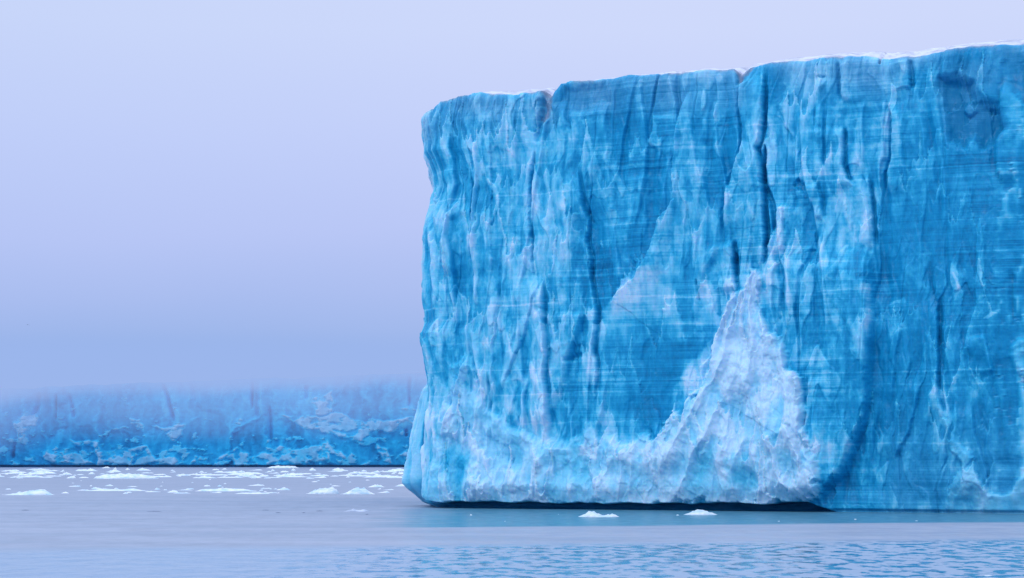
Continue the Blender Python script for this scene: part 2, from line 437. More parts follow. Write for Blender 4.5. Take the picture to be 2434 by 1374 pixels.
    E([(2061, 410), (2069, 497), (2078, 590)], .5, 40, False, soft=2, bevel=.35)
    E([(1995, 139), (1998, 190), (2002, 245)], .35, 40, True, soft=2, bevel=.2)
    E([(2159, 140), (2162, 180), (2166, 216)], .45, 40, False, soft=2, bevel=.3)
    E([(1942, 430), (1952, 475), (1957, 530)], .35, 30, False, soft=2, bevel=.2)
    E([(1938, 545), (1940, 570), (1944, 596)], .3, 30, False, soft=2)
    E([(1896, 250), (1892, 330), (1890, 420), (1894, 500)], .35, 40, True, soft=3)
    E([(1938, 180), (1940, 260), (1938, 340)], .35, 35, True, soft=3)
    E([(2384, 190), (2376, 264), (2384, 310), (2366, 336), (2373, 409), (2395, 450)], .75, 70, True, soft=4)
    E([(2231, 700), (2231, 798), (2235, 866), (2231, 911), (2240, 960), (2258, 1001)], .45, 55, False, soft=2.5, bevel=.25)
    E([(2344, 790), (2352, 840), (2364, 890)], .4, 45, False, soft=2.5)
    E([(2310, 960), (2322, 1040), (2346, 1110), (2350, 1170)], .45, 45, False, soft=2.5)
    E([(2190, 900), (2180, 960), (2160, 1030), (2120, 1100)], .35, 60, False, soft=4)
    E([(2318, 640), (2322, 720), (2300, 790), (2290, 860)], .35, 50, True, soft=3)
    E([(2150, 760), (2130, 850), (2120, 960)], .3, 60, False, soft=5)
    # in and beside the cone
    E([(1884, 1001), (1911, 1046), (1924, 1091), (1934, 1106)], .4, 40, False, soft=2, bevel=.3)
    E([(1930, 890), (1924, 960), (1922, 1020), (1929, 1082)], .35, 40, True, soft=2, bevel=.25)
    C([(1800, 715), (1812, 760), (1820, 800)], 5, .35)
    C([(1272, 360), (1264, 430), (1261, 497), (1266, 606), (1270, 660)], 3.5, .5)
    C([(1303, 195), (1300, 225), (1292, 262), (1280, 300), (1274, 340)], 9, .8)
    C([(1757, 150), (1755, 180), (1762, 205)], 9, .8)
    C([(2087, 128), (2088, 150)], 3, .5)
    C([(1196, 560), (1190, 700), (1198, 860)], 3, .25)
    C([(1160, 880), (1166, 980)], 3, .2)
    C([(1658, 660), (1668, 720)], 2.5, .3)
    C([(1820, 340), (1814, 440)], 4, .8)
    C([(1746, 600), (1751, 680)], 3.5, .7)
    C([(2402, 640), (2408, 760)], 5, .3)
    # the smooth hollow at the upper right
    hol = Field(PX+wx*8, PY+wz*10)
    hm = hol.poly([(2235, 190), (2275, 186), (2312, 205), (2330, 238), (2372, 262), (2388, 300), (2366, 330), (2338, 348), (2312, 330), (2290, 350), (2262, 330), (2244, 270)], 18)
    D -= 1.0*hm
    hm2 = hol.poly([(2296, 240), (2310, 236), (2318, 258), (2300, 270), (2290, 262)], 5); D += .4*hm2
    D -= .6*hol.poly([(1335, 205), (1440, 196), (1446, 240), (1400, 262), (1360, 268), (1330, 240)], 16)
    D -= .35*hol.poly([(1886, 440), (1902, 428), (1916, 440), (1914, 462)], 5)
    # small overhanging notch
    C([(1343, 862), (1360, 850), (1384, 838)], 7, .35)

    # older break lines: pale plates that rise in flame-like points and fade downward
    flame = np.zeros_like(D)
    rs = np.random.RandomState(5)
    for k_ in range(11):
        zb = 2+k_*2.9+rs.uniform(-1, 1); L = rs.uniform(1.6, 4.5)
        sc_ = rs.uniform(1.6, 3.4); sh = S+.5*wx+rs.uniform(0, 90)
        h = zb+5.2*(1-np.abs(perlin(sh/sc_, S*0+.3, 300+k_)))**3+1.4*(1-np.abs(perlin(sh/.62, S*0+.7, 320+k_)))**2-2.0+.5*wz+.15*fine
        dd = h-Z
        on = sstep(-.02, .35, perlin((S+rs.uniform(0, 90))/4.5, Z/9, 340+k_)+.08)
        flame = np.maximum(flame, sstep(-.04, .06, dd)*np.exp(-np.clip(dd, 0, 99)/L)*on)
    D += .16*flame*calm+.34*flame*rubble+rubble*(.45*perlin(S/4.2, Z/3.6, 111)+.3*perlin(S/2.1, Z/2.6, 112))
    rflame = flame*rubble; flame = flame*calm

    # curvature: proud edges are weathered white, hollows stay blue
    D = D+.0
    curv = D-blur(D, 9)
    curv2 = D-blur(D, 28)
    streak = fbm(S/.55, Z/3.2, 81, 5)
    wash = sstep(.02, .3, fbm((S+.6*wx)/2.6, (Z+wz)/3.4, 88, 6, .62))
    blot = fbm((S+.5*wx)/1.7, (Z+.7*wz)/3.0, 84, 5)
    blot2 = fbm((S+.2*wx)/.7, (Z+.3*wz)/1.2, 86, 4)
    W = (W-4.3)*1.12+4.1
    W = W+(2.0*streak+3.0*blot+2.2*blot2+2.9*(flame-.25)+1.8*(wash-.3))*(1-.75*rubble)*(1-.15*smooth)
    W += rk*((a1[3]-.5)*1.6+(a2[3]-.5)*1.0+1.5*spik)
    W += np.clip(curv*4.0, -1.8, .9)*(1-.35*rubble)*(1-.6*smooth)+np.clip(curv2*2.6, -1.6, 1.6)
    W += .6*foot+1.0*cone+.8*lumps+rubW*rubble
    wide = blur(np.maximum(cone, foot), 42)
    W += 3.4*wide*(1-rubble)*sstep(-.3, .3, blot2+.25)*(1-.6*FS.poly([(1440, 760), (1640, 800), (1600, 920), (1540, 1040), (1440, 1040)], 20))
    W += rubble*(-.9+1.6*sstep(0, .5, wide))
    W += .35*rubble*(7.2-W)+2.2*(rflame-.45*rubble)+rubble*1.6*perlin(S/3.6, Z/2.8, 113)
    W += 1.5*cone*(1-sstep(880, 980, PY))+.7*cone
    W -= .7*sstep(2060, 2150, PX)*sstep(550, 750, PY)*calm  # right side painted bluer: shade of the turned-away face put into colour
    W -= 3.2*hm+.9*smooth*calm
    for p, a_, sf in (([(2266, 650), (2271, 652), (2285, 684), (2278, 688)], 3.0, 1.5), ([(2291, 637), (2298, 636), (2297, 646)], 3, 1.5), ([(2361, 672), (2368, 676), (2366, 702), (2360, 694)], 2.6, 2),
                      ([(2381, 710), (2384, 716), (2374, 742), (2350, 760), (2340, 756), (2366, 740)], 3, 1.5), ([(2110, 718), (2148, 704), (2158, 722), (2130, 721), (2112, 726)], 3, 1.5),
                      ([(2028, 596), (2068, 600), (2076, 650), (2060, 672), (2040, 655)], -2.2, 6), ([(2300, 740), (2316, 724), (2330, 736), (2334, 780), (2318, 830), (2302, 800)], 1.5, 3),
                      ([(2124, 970), (2150, 960), (2154, 1060), (2136, 1084), (2116, 1060)], -1.6, 8), ([(2136, 1195), (2156, 1130), (2170, 1150), (2174, 1198)], 1.8, 3), ([(2240, 925), (2252, 930), (2264, 1010), (2250, 1040), (2236, 990)], 2.0, 3),
                      ([(2300, 1010), (2352, 1000), (2360, 1150), (2340, 1160)], -1.4, 8), ([(2160, 1172), (2230, 1180), (2240, 1218), (2150, 1218)], 1.2, 8), ([(1946, 560), (1958, 580), (1978, 620), (1966, 690), (1950, 640)], 1.8, 4),
                      ([(2380, 560), (2434, 560), (2434, 640), (2390, 660)], -.8, 14), ([(1886, 900), (1924, 880), (1925, 1060), (1900, 1000)], 1.8, 10), ([(1935, 1010), (2010, 1000), (1990, 1090), (1950, 1130)], 2.2, 12)):
        W += a_*FS.poly(p, sf)
    W -= 1.5*FS.poly([(2070, 820), (2130, 840), (2120, 980), (2080, 1090), (2030, 1160), (1960, 1200), (1952, 1180), (2010, 1114), (2050, 1004), (2066, 930)], 14)  # shadow beside the slab rim, painted as bluer ice
    W -= .5*sstep(1900, 2100, PX)  # more of the right side's shade put into the colour
    pale_patch = FD.poly([(1735, 780), (1760, 790), (1775, 860), (1760, 930), (1735, 950), (1722, 880)], 10)
    W += 1.6*pale_patch  # slightly whiter patch within the cone
    W += 2.2*FD.poly([(1862, 482), (1868, 560), (1866, 604), (1822, 606), (1846, 530)], 4)
    W += 1.8*FD.poly([(1858, 290), (1872, 288), (1874, 320), (1896, 366), (1880, 372), (1862, 330)], 4)
    W += 1.8*FD.poly([(1978, 466), (2000, 455), (2022, 470), (2050, 445), (2060, 500), (2058, 580), (2030, 560), (2010, 510), (1985, 510)], 6)
    W += 2.0*FD.poly([(2340, 110), (2372, 118), (2380, 150), (2362, 152)], 8)
    fade = lambda y0, y1: 1-sstep(y0, y1, PY)
    W += 3.0*FS.poly([(1424, 745), (1460, 702), (1498, 660), (1510, 672), (1530, 636), (1552, 626), (1566, 662), (1590, 684), (1612, 700), (1640, 900), (1424, 900)], 4)*fade(690, 860)
    W += 2.2*FS.poly([(1674, 662), (1690, 666), (1703, 708), (1708, 760), (1716, 797), (1690, 840), (1650, 830), (1655, 720)], 3)*fade(740, 830)
    W += 2.4*FS.poly([(1746, 693), (1756, 716), (1738, 760), (1722, 792), (1718, 745)], 3)
    W += 2.6*FS.poly([(1712, 788), (1682, 814), (1642, 868), (1622, 900), (1604, 920), (1598, 962), (1590, 1012), (1640, 962), (1700, 880)], 4)
    W += 2.4*FS.poly([(1380, 1080), (1398, 1040), (1406, 1000), (1420, 1030), (1428, 1060), (1424, 1090)], 4)
    W += 1.8*FS.poly([(1474, 1060), (1478, 990), (1490, 960), (1512, 975), (1514, 1060)], 5)
    W += 1.6*FS.poly([(1438, 1050), (1430, 960), (1446, 930), (1462, 1000), (1470, 1060)], 5)
    W += 2.0*FS.poly([(1785, 690), (1792, 650), (1806, 638), (1818, 660), (1806, 700)], 3)
    W += 1.5*FS.poly([(1606, 480), (1575, 532), (1556, 590), (1520, 655), (1600, 660), (1640, 600), (1650, 480)], 4)*fade(540, 660)
    W -= 2.4*FD.poly([(1400, 560), (1514, 640), (1470, 690), (1440, 740), (1418, 700)], 9)
    W -= 1.8*FD.poly([(1560, 870), (1660, 790), (1700, 770), (1690, 830), (1600, 940), (1545, 1040), (1485, 1050), (1490, 880)], 14)*(1-cone)*(1-foot)
    W += 1.3*FD.poly([(1700, 800), (1650, 840), (1600, 900), (1590, 960), (1650, 920)], 9)
    W -= 2.0*FD.poly([(1040, 1060), (1068, 1060), (1066, 1120), (1040, 1130)], 7)
    W -= 1.6*FD.poly([(1084, 1070), (1104, 1090), (1100, 1150), (1080, 1140)], 7)
    W -= 2.0*FD.poly([(1740, 1092), (1795, 1080), (1790, 1140), (1750, 1150)], 9)

    teal = sstep(4.5, 0, TOPD)*(.35+1.0*(perlin(S/4, Z/3, 95)+.3))+.7*FD.poly([(1335, 205), (1450, 190), (1460, 250), (1360, 275)], 16)
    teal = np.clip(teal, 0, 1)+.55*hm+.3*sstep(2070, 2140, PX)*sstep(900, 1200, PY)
    dirt = .8*FD.poly([(1290, 212), (1322, 205), (1312, 240), (1296, 285), (1286, 300), (1284, 282), (1296, 245)], 4)
    dirt += .9*FD.poly([(1738, 158), (1786, 154), (1768, 196), (1758, 206), (1752, 180)], 4)
    dirt += .85*np.exp(-(TOPD/.20)**2)*sstep(-.1, .35, perlin(S/2.3, Z/50, 96)+.12)
    dirt += .6*FD.poly([(2084, 126), (2092, 126), (2091, 146), (2086, 146)], 2)
    strata = (.35+.85*sstep(.0, .5, perlin(S/9, Z/5, 97)+.25))*(1-.75*rubble)*(.55+.7*sstep(1300, 1500, PX))
    strata = np.clip(strata+.55*smooth*(1-rubble), 0, 1.4)
    strata = strata*(1-.25*sstep(2060, 2150, PX))*(.72+.55*sstep(-.2, .3, perlin(S/3.2, Z/4, 131)))
    strata = np.where(PX < 1030, .3, strata)

    # a plane of a few strong snow layers
    for yy, amp, wdt in ((716, 2.0, 3), (903, 1.7, 3), (932, 1.2, 2), (1002, 1.0, 2), (1064, 1.4, 3), (378, 1.2, 3), (570, 1.0, 2), (326, 1.0, 2), (451, 1.3, 2), (806, .9, 2), (871, .9, 2), (642, 1.0, 2)):
        zz = (HY-yy)/F*172+CAMZ
        line = np.exp(-((Z-zz+.12*perlin(S/6, S*0+yy, 7)-.012*(S-18))/(.028*wdt))**2)
        on = sstep(.05, .35, perlin(S/5+yy, Z*0+1.5, 98)+.2)
        W += 1.5*amp*line*on*(1-.6*rubble)

    W += 1.7*strata*(1-rubble)*fbm(S/9, Z/.42, 121, 3)+1.2*strata*(1-rubble)*fbm(S/14, Z/1.1, 122, 3)
    W = np.where(W < 2.4, 2.4-(2.4-W)*.35, W)
    # undercut along the water
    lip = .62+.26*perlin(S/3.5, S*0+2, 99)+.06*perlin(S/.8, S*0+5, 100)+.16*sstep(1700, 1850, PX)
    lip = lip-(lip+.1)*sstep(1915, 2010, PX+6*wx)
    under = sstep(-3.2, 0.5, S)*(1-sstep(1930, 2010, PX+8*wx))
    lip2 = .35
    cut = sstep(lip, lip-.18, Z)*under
    D = D*(1-.5*sstep(2.2, .6, Z))
    D += under*.45*sstep(3.5, .9, Z)
    D = D*(1-cut)+cut*(-1.5-.5*sstep(1500, 1900, PX)+.25*perlin(S/2.2, Z/.6, 101))
    # shallow notch elsewhere
    cut2 = sstep(.32, .05, Z)*(1-under); D -= cut2*.25
    notch_mask = np.maximum(cut, cut2*.7)
    W = W*(1-cut)+cut*(-1.2+1.2*sstep(-.2, .5, Z)+1.5*perlin(S/3, Z/.5, 103))  # recess painted deep blue: overhang shade put into the wet ice colour
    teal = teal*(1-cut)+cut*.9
    teal += .35*cut2
    # rounded top lip
    rt = np.clip(TOPD/.7, 0, 1)
    D -= .55*(1-np.sqrt(1-(1-rt)**2))
    # side wall: bulging buttress at the foot of the corner
    bx = interp(PY, BUTT)*(1+.10*perlin(S/1.5, Z/1.1, 104)+.05*fine)
    bs = sstep(-11.5, -6.5, S)*(1-sstep(-5.6, -2.2, S))
    sideD = .5*(D-.0)
    D = np.where(S < -2, D*(.55+.45*sstep(-2, 0, S)), D)
    P = np.zeros((NR, nc, 3), f32)
    P[..., 0] = x[None]+nx[None]*D; P[..., 1] = y[None]+ny[None]*D; P[..., 2] = Z
    # left outline of the corner
    lx = (interp(PY, LEFT)-1010+15)/F*178
    wl = 1-sstep(0, 7.5, S)
    P[..., 0] += lx*wl-.35*(1-sstep(-1.5, 4, S))*0
    P[..., 0] -= bs*np.maximum(.64*bx+12, 0)/F*186*sstep(0, 12, bx+12)
    # keep the strata of height irregular, small tangential push so that grid lines do not show
    P[..., 2] += (.10*wz+.05*fine)*sstep(0, 1.5, Z)*sstep(0, 1.2, TOPD)
    sidew = bs*sstep(-10, 10, bx)
    bw = sstep(-13, -11, S)*(1-sstep(-2.6, -2.2, S))*sstep(-6, 4, bx)
    sidew = bw
    W = W*(1-sidew)+sidew*(7.2+2.5*blot+np.clip(curv*5, -1.5, 1.5)-5*sstep(1130, 1165, PY)-5.5*sstep(-3.75, -3.4, S+.4*wx-.5*sstep(1040, 1150, PY)))  # underside and inner flank darkened: overhang and crevice shade put into colour
    teal = np.clip(teal+sidew*.8*sstep(1125, 1165, PY), 0, 1)
    crease = np.exp(-((S+2.6)/.5)**2)*sstep(900, 960, PY)
    P[..., 0] += .8*crease
    W -= 3*crease  # crevice shade put into the colour
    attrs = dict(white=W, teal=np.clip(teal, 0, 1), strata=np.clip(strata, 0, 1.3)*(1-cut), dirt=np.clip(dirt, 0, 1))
    Q = grid_quads(NR, nc)
    Vf = P.reshape(-1, 3)
    ca = lambda a: (a[:-1, :-1]+a[1:, 1:])*.5
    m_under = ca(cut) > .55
    m_butt = (ca(sidew) > .5) & ~m_under
    m_cone = (ca(cone) > .5) & ~m_under & ~m_butt
    m_rest = ~(m_under | m_butt | m_cone)
    root = empty('ice_cliff', (14, 172, 0))
    tag(root, 'towering flat-topped blue ice cliff standing in the sea close by, streaked with white', 'ice cliff')
    V2 = Vf-np.array([14, 172, 0], f32)
    # material reads world position, so parented meshes keep world coordinates through the offset
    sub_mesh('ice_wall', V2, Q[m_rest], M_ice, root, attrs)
    tag(sub_mesh('rubble_cone', V2, Q[m_cone], M_ice, root, attrs), 'steep white cone of crushed ice fallen against the wall')
    tag(sub_mesh('buttress', V2, Q[m_butt], M_ice, root, attrs), 'pointed pale ice spur leaning out at the left foot')
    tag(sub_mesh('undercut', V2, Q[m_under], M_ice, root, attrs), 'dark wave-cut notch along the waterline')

    # snow lying on the top
    sc = s[::3]; idx = np.arange(nc)[::3]
    ts = np.array([-.0, .35, .8, 1.4, 2.2, 3.2, 5, 8, 14, 24, 40])
    zs = CAMZ+(HY-interp(pxs[idx], SNOW))/F*(Ys[idx]+2.2)
    zs = np.where(sc < -1, zs[np.searchsorted(sc, -1.)], zs)+.03*perlin(sc/.8, sc*0, 3)
    SP = np.zeros((len(ts), len(sc), 3), f32)
    Dtop = D[-1][idx]
    for k_, t in enumerate(ts):
        w = np.clip(t/2.2, 0, 1)**.75
        z0 = ztop[idx]-.10
        if t <= 2.2: z = z0*(1-w)+zs*w
        else: z = zs+(.10+.015*t)*perlin(sc/6, sc*0+t/6, 8)*.6-.06*(t-2.2)*0+.02*(t-2.2)
        off = Dtop-t-.02
        SP[k_, :, 0] = x[idx]+nx[idx]*off+lx[-1][idx]*wl[-1][idx]*(1-min(t/8, 1))
        SP[k_, :, 1] = y[idx]+ny[idx]*off
        SP[k_, :, 2] = z
    # corner: keep the inward rows from crossing (drop the side strip's overlap into the slab)
    n0 = np.searchsorted(sc, 1.2)
    snow = mesh_np('snow_cap', (SP[:, n0:].reshape(-1, 3)-np.array([14, 172, 0], f32)), grid_quads(len(ts), len(sc)-n0).reshape(-1, 4), M_snow, root)
    # plain flat ice top between the side wall and the snow
    a = SP[:, n0]
    return root

near = build_near()

# ------------------------------------------------------------------ far ice cliff
def build_far():
    Y0 = 1000.0
    xs = np.arange(-330, 190, .42); NR = 150
    FT = [(-400, 930), (0, 925), (100, 922), (200, 915), (300, 912), (400, 908), (500, 905), (600, 898), (700, 898), (800, 894), (1000, 888), (2200, 880)]
    pxs = CX+F*xs/Y0
    yb = np.interp(pxs, [0, 1000], [1110, 1108])
    Yl = Y0+18*perlin(xs/60, xs*0+.5, 5)*0
    ztop = CAMZ+(HY-interp(pxs, FT))/F*Y0+1.0*fbm(xs/9, xs*0+1, 201, 4)
    v = np.linspace(0, 1, NR)
    Z = (-2+(ztop[None]+2)*v[:, None]).astype(f32)
    S = np.repeat(xs[None], NR, 0).astype(f32)
    PX = np.repeat(pxs[None], NR, 0).astype(f32); PY = (HY-(Z-CAMZ)/Y0*F).astype(f32)
    wx = fbm(S/10, Z/9, 211, 4); wz = fbm(S/11, Z/8, 221, 4)
    FD = Field(PX+wx*26, PY+wz*16)
    D = 6*perlin(S/55, Z/90, 231)+2.2*perlin(S/22, Z/40, 232)
    uw = S+5*wx
    a1 = voronoi(uw/15, (Z+6*wz)/22, 233); a2 = voronoi((uw+2*wx)/6, (Z+3*wz)/9, 234)
    D += ((a1[2]-.5)*1.8+(a1[3]-.5)*a1[4]*4)*sstep(0, .25, a1[1]-a1[0])+((a2[2]-.5)*.5+(a2[3]-.5)*a2[4]*1.0)*sstep(0, .3, a2[1]-a2[0])+1.6*(1-np.abs(perlin(uw/7, Z/30, 238)))**2
    D += .9*fbm(S/5, Z/12, 235, 4)
    white = np.zeros(S.shape, f32)
    polys = [[(100, 1075), (118, 1070), (190, 1075), (215, 1100), (130, 1106)],
             [(165, 1045), (230, 1052), (232, 1066), (180, 1058)],
             [(225, 1070), (270, 1066), (345, 1062), (375, 1088), (420, 1080), (440, 1100), (232, 1106)],
             [(370, 1018), (400, 1008), (445, 1006), (445, 1022), (412, 1050), (396, 1030)],
             [(310, 1000), (335, 1000), (338, 1026), (320, 1018)],
             [(520, 1085), (565, 1060), (600, 1080), (640, 1075), (660, 1060), (700, 1068), (750, 1055), (790, 1050), (785, 1100), (560, 1106)],
             [(660, 985), (700, 992), (740, 990), (800, 985), (860, 996), (940, 1000), (1010, 985), (1010, 1012), (900, 1030), (850, 1048), (790, 1030), (730, 1018), (690, 1005)],
             [(780, 1045), (800, 1060), (822, 1098), (790, 1082)],
             [(740, 945), (790, 935), (800, 980), (750, 985)],
             [(45, 990), (85, 985), (78, 1030), (52, 1058)],
             [(940, 1085), (1000, 1050), (1004, 1062), (960, 1098)],
             [(890, 1060), (920, 1070), (930, 1100), (905, 1095)],
             [(460, 1085), (500, 1086), (505, 1106), (450, 1106)]]
    for p in polys: white = np.maximum(white, FD.poly(p, 3.5))
    brk = sstep(-.12, .12, fbm(S/7, Z/4.5, 240, 5, .6)+.08)
    white *= (.25+.75*brk)
    loose = sstep(.16, .26, fbm(S/9, Z/5, 245, 5, .6)-.012*np.clip(Z-10, 0, 40)); white = np.maximum(white, .6*loose)
    D += white*1.2
    F2 = Field(PX+wx*6, PY+wz*4)
    for p, w, d in (([(388, 912), (400, 945), (414, 1000)], 4, 3), ([(95, 930), (92, 965), (70, 1000)], 6, 2.5), ([(135, 935), (134, 1000)], 2.5, 2), ([(165, 935), (176, 995)], 4, 2.2),
                    ([(596, 900), (597, 975)], 2.5, 2.5), ([(726, 915), (728, 950)], 5, 2), ([(975, 895), (973, 970)], 4, 2.5), ([(965, 1020), (966, 1040)], 4, 2), ([(640, 960), (644, 1060)], 3, 1.6), ([(40, 1050), (35, 1090)], 4, 2)):
        F2.crack(D, p, w, d)
    curv = D-blur(D, 5)
    W = 2.5+1.6*fbm(S/14, Z/14, 241, 4)+1.5*fbm(S/4, Z/9, 242, 4)+np.clip(curv*1.4, -1.6, 2.0)+(a1[3]-.5)*1.2+5.8*white
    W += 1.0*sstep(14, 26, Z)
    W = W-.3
    cut = sstep(1.1, .4, Z)
    D -= 2.5*cut; W = W*(1-cut)-.5*cut
    P = np.zeros(S.shape+(3,), f32)
    P[..., 0] = S+1.0*wx; P[..., 1] = Y0-D; P[..., 2] = Z
    root = empty('ice_cliff', (-120, Y0, 0))
    tag(root, 'long low distant ice cliff fading into fog behind the drifting brash ice', 'ice cliff')
    V = P.reshape(-1, 3)-np.array([-120, Y0, 0], f32)
    Q = grid_quads(*S.shape).reshape(-1, 4)
    z = np.zeros(S.shape, f32)
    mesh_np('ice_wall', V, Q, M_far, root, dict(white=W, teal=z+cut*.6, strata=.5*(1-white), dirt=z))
    # its snow top, running back into the mist
    n = len(xs); ts = [0, 6, 30, 120, 400]
    SP = np.zeros((len(ts), n, 3), f32)
    for k, t in enumerate(ts):
        SP[k, :, 0] = xs; SP[k, :, 1] = P[-1, :, 1]+t; SP[k, :, 2] = ztop-.05+.012*t
    mesh_np('snow_cap', SP.reshape(-1, 3)-np.array([-120, Y0, 0], f32), grid_quads(len(ts), n).reshape(-1, 4), M_snow, root)
build_far()

# ------------------------------------------------------------------ sea
def build_sea():
    m, n = new_mat('sea_water')
    pos = n.node('ShaderNodeNewGeometry').outputs['Position']
    sx = n.node('ShaderNodeSeparateXYZ', {0: pos})
    X, Y = sx.outputs[0], sx.outputs[1]
    # slant of the wind lines: they run parallel to the ice front
    Yt = n.math('SUBTRACT', Y, n.math('MULTIPLY', X, .25))
    Yt = n.math('ADD', Yt, n.math('MULTIPLY', n.math('SUBTRACT', n.noise(n.mapping(pos, (.05, .12, 1)), 1.0, 3), .5), 6.0))
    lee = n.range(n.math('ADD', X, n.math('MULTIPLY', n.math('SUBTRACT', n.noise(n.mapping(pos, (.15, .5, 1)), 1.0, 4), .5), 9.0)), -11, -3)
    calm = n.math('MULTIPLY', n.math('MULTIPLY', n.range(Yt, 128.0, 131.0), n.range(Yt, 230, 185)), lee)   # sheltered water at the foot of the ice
    near_ = n.range(Yt, 106, 97)                      # open rippled water in front
    p1 = n.noise(n.mapping(pos, (.62, .36, 1)), 1.0, 2, .45)
    p2 = n.noise(n.mapping(pos, (1.7, 1.2, 1)), 1.0, 3, .6)
    p3 = n.noise(n.mapping(pos, (.05, .03, 1)), 1.0, 2, .5)
    rip = n.math('ADD', n.math('MULTIPLY', p1, 1.0), n.math('MULTIPLY', p2, .22))
    dist = n.math('ADD', n.math('MULTIPLY', near_, n.range(p3, .3, .7, .30, .45)), n.math('ADD', n.math('MULTIPLY', calm, .05), .06))
    bump = n.node('ShaderNodeBump', {'Height': rip, 'Strength': 1.0, 'Distance': dist})
    # middle water: the reflected sky is painted in as lavender diffuse colour
    streaks = n.noise(n.mapping(pos, (.045, .15, 1)), 1.0, 6, .66)
    tiny = n.noise(n.mapping(pos, (.9, .9, 1)), 1.0, 3, .6)
    mid_water = n.math('MULTIPLY', n.math('SUBTRACT', 1.0, calm), n.math('SUBTRACT', 1.0, near_))
    ro = n.math('ADD', n.math('MULTIPLY', mid_water, .22), n.math('ADD', n.math('MULTIPLY', calm, .10), .05))
    c = n.mixc(n.range(streaks, .3, .7), (.27, .33, .47, 1), (.34, .40, .55, 1))
    c = n.mixc(calm, c, (.08, .25, .38, 1))  # reflection of the dark undercut painted in as teal
    c = n.mixc(near_, c, (.05, .22, .36, 1))
    p = n.node('ShaderNodeBsdfPrincipled', {'Base Color': c, 'Roughness': ro, 'IOR': n.math('ADD', 1.33, n.math('MULTIPLY', near_, .15)), 'Normal': bump.outputs[0]})
    dc = n.mixc(n.range(streaks, .30, .70), (.26, .33, .43, 1), (.32, .38, .48, 1))
    med = n.noise(n.mapping(pos, (.35, .22, 1)), 1.0, 4, .65)
    dc = n.mixc(n.range(med, .35, .7, 0, .5), dc, (.24, .285, .37, 1))
    dc = n.mixc(n.range(tiny, .62, .75, 0, .35), dc, (.42, .46, .52, 1))
    dc = n.mixc(n.range(Y, 190, 330, 0, .6), dc, (.235, .29, .385, 1))
    dc = n.mixc(calm, dc, n.mixc(n.range(tiny, .35, .7), (.05, .19, .28, 1), (.11, .27, .37, 1)))  # calm band: teal reflection of the ice painted as diffuse colour
    dc = n.mixc(near_, dc, (.33, .41, .54, 1))  # rippled water: reflected sky between flecks painted as diffuse colour
    fk = n.noise(n.mapping(pos, (1.25, .62, 1)), 1.0, 3, .55)
    fk = n.math('ADD', fk, n.math('MULTIPLY', n.math('SUBTRACT', p3, .5), .25))
    veil = n.math('MAXIMUM', n.range(fk, .47, .57, .78, .02), n.range(n.math('ADD', X, n.math('MULTIPLY', p1, 6.)), -9, 1, .72, 0))
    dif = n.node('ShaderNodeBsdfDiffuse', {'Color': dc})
    mx = n.node('ShaderNodeMixShader', {0: n.math('ADD', n.math('MULTIPLY', mid_water, n.range(n.noise(n.mapping(pos, (.7, .30, 1)), 1.0, 4, .65), .35, .65, .52, .84)), n.math('ADD', n.math('MULTIPLY', calm, .50), n.math('MULTIPLY', near_, veil))), 1: p.outputs[0], 2: dif.outputs[0]})
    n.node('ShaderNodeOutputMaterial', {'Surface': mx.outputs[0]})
    V = np.array([[-9000, -200, 0], [9000, -200, 0], [9000, 16000, 0], [-9000, 16000, 0]], f32)
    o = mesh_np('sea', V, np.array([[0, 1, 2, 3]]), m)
    tag(o, 'calm lavender blue sea with fine ripples and faint pale bands', 'sea', kind='structure')
build_sea()

# ------------------------------------------------------------------ floating ice
def floe_mesh(seed, shape, nx=40, ny=18):
    """unit lump: x in -.5..+.5, y in -.5..+.5, height 0..1, irregular footprint; the profile names the outline seen from the side"""
    rr = random.Random(seed)
    NA, NRD = nx*2, 12
    th = np.linspace(0, 2*math.pi, NA, endpoint=False)
    rad = 1+.22*perlin(np.cos(th)*1.6+seed, np.sin(th)*1.6, seed)+.16*perlin(np.cos(th)*4+seed, np.sin(th)*4, seed+3)
    t = np.concatenate([np.linspace(0, .9, NRD), [.97, 1.0, .93]])
    Xg = .5*t[:, None]*(rad*np.cos(th))[None]; Yg = .5*t[:, None]*(rad*np.sin(th))[None]
    prof = np.interp(Xg, *zip(*shape))
    edge = np.clip(1-t**3.2, 0, 1)[:, None]
    n1 = fbm(Xg*4+seed, Yg*4, seed+9, 4)
    a = voronoi(Xg*5+seed, Yg*3.5, seed+2)
    knob = np.clip(fbm(Xg*7+seed, Yg*5, seed+4, 3)-.12, 0, 1)*1.4
    H = (prof**.85*(1+.2*n1+.28*(a[2]-.5))+.5*knob*edge)*(edge**.45)*(1-.45*np.clip(np.abs(Yg)*2, 0, 1)**2)*.80
    H[-3] = np.maximum(H[-3], .05); H[-2] = .03; H[-1] = -.5
    H = np.where(np.isnan(H), 0, H)
    V = np.stack([Xg, Yg, H], -1).reshape(-1, 3)
    nr = len(t); i = np.arange(nr*NA).reshape(nr, NA); j = np.roll(i, -1, 1)
    Q = np.stack([i[:-1], i[1:], j[1:], j[:-1]], -1).reshape(-1, 4)
    return V, Q

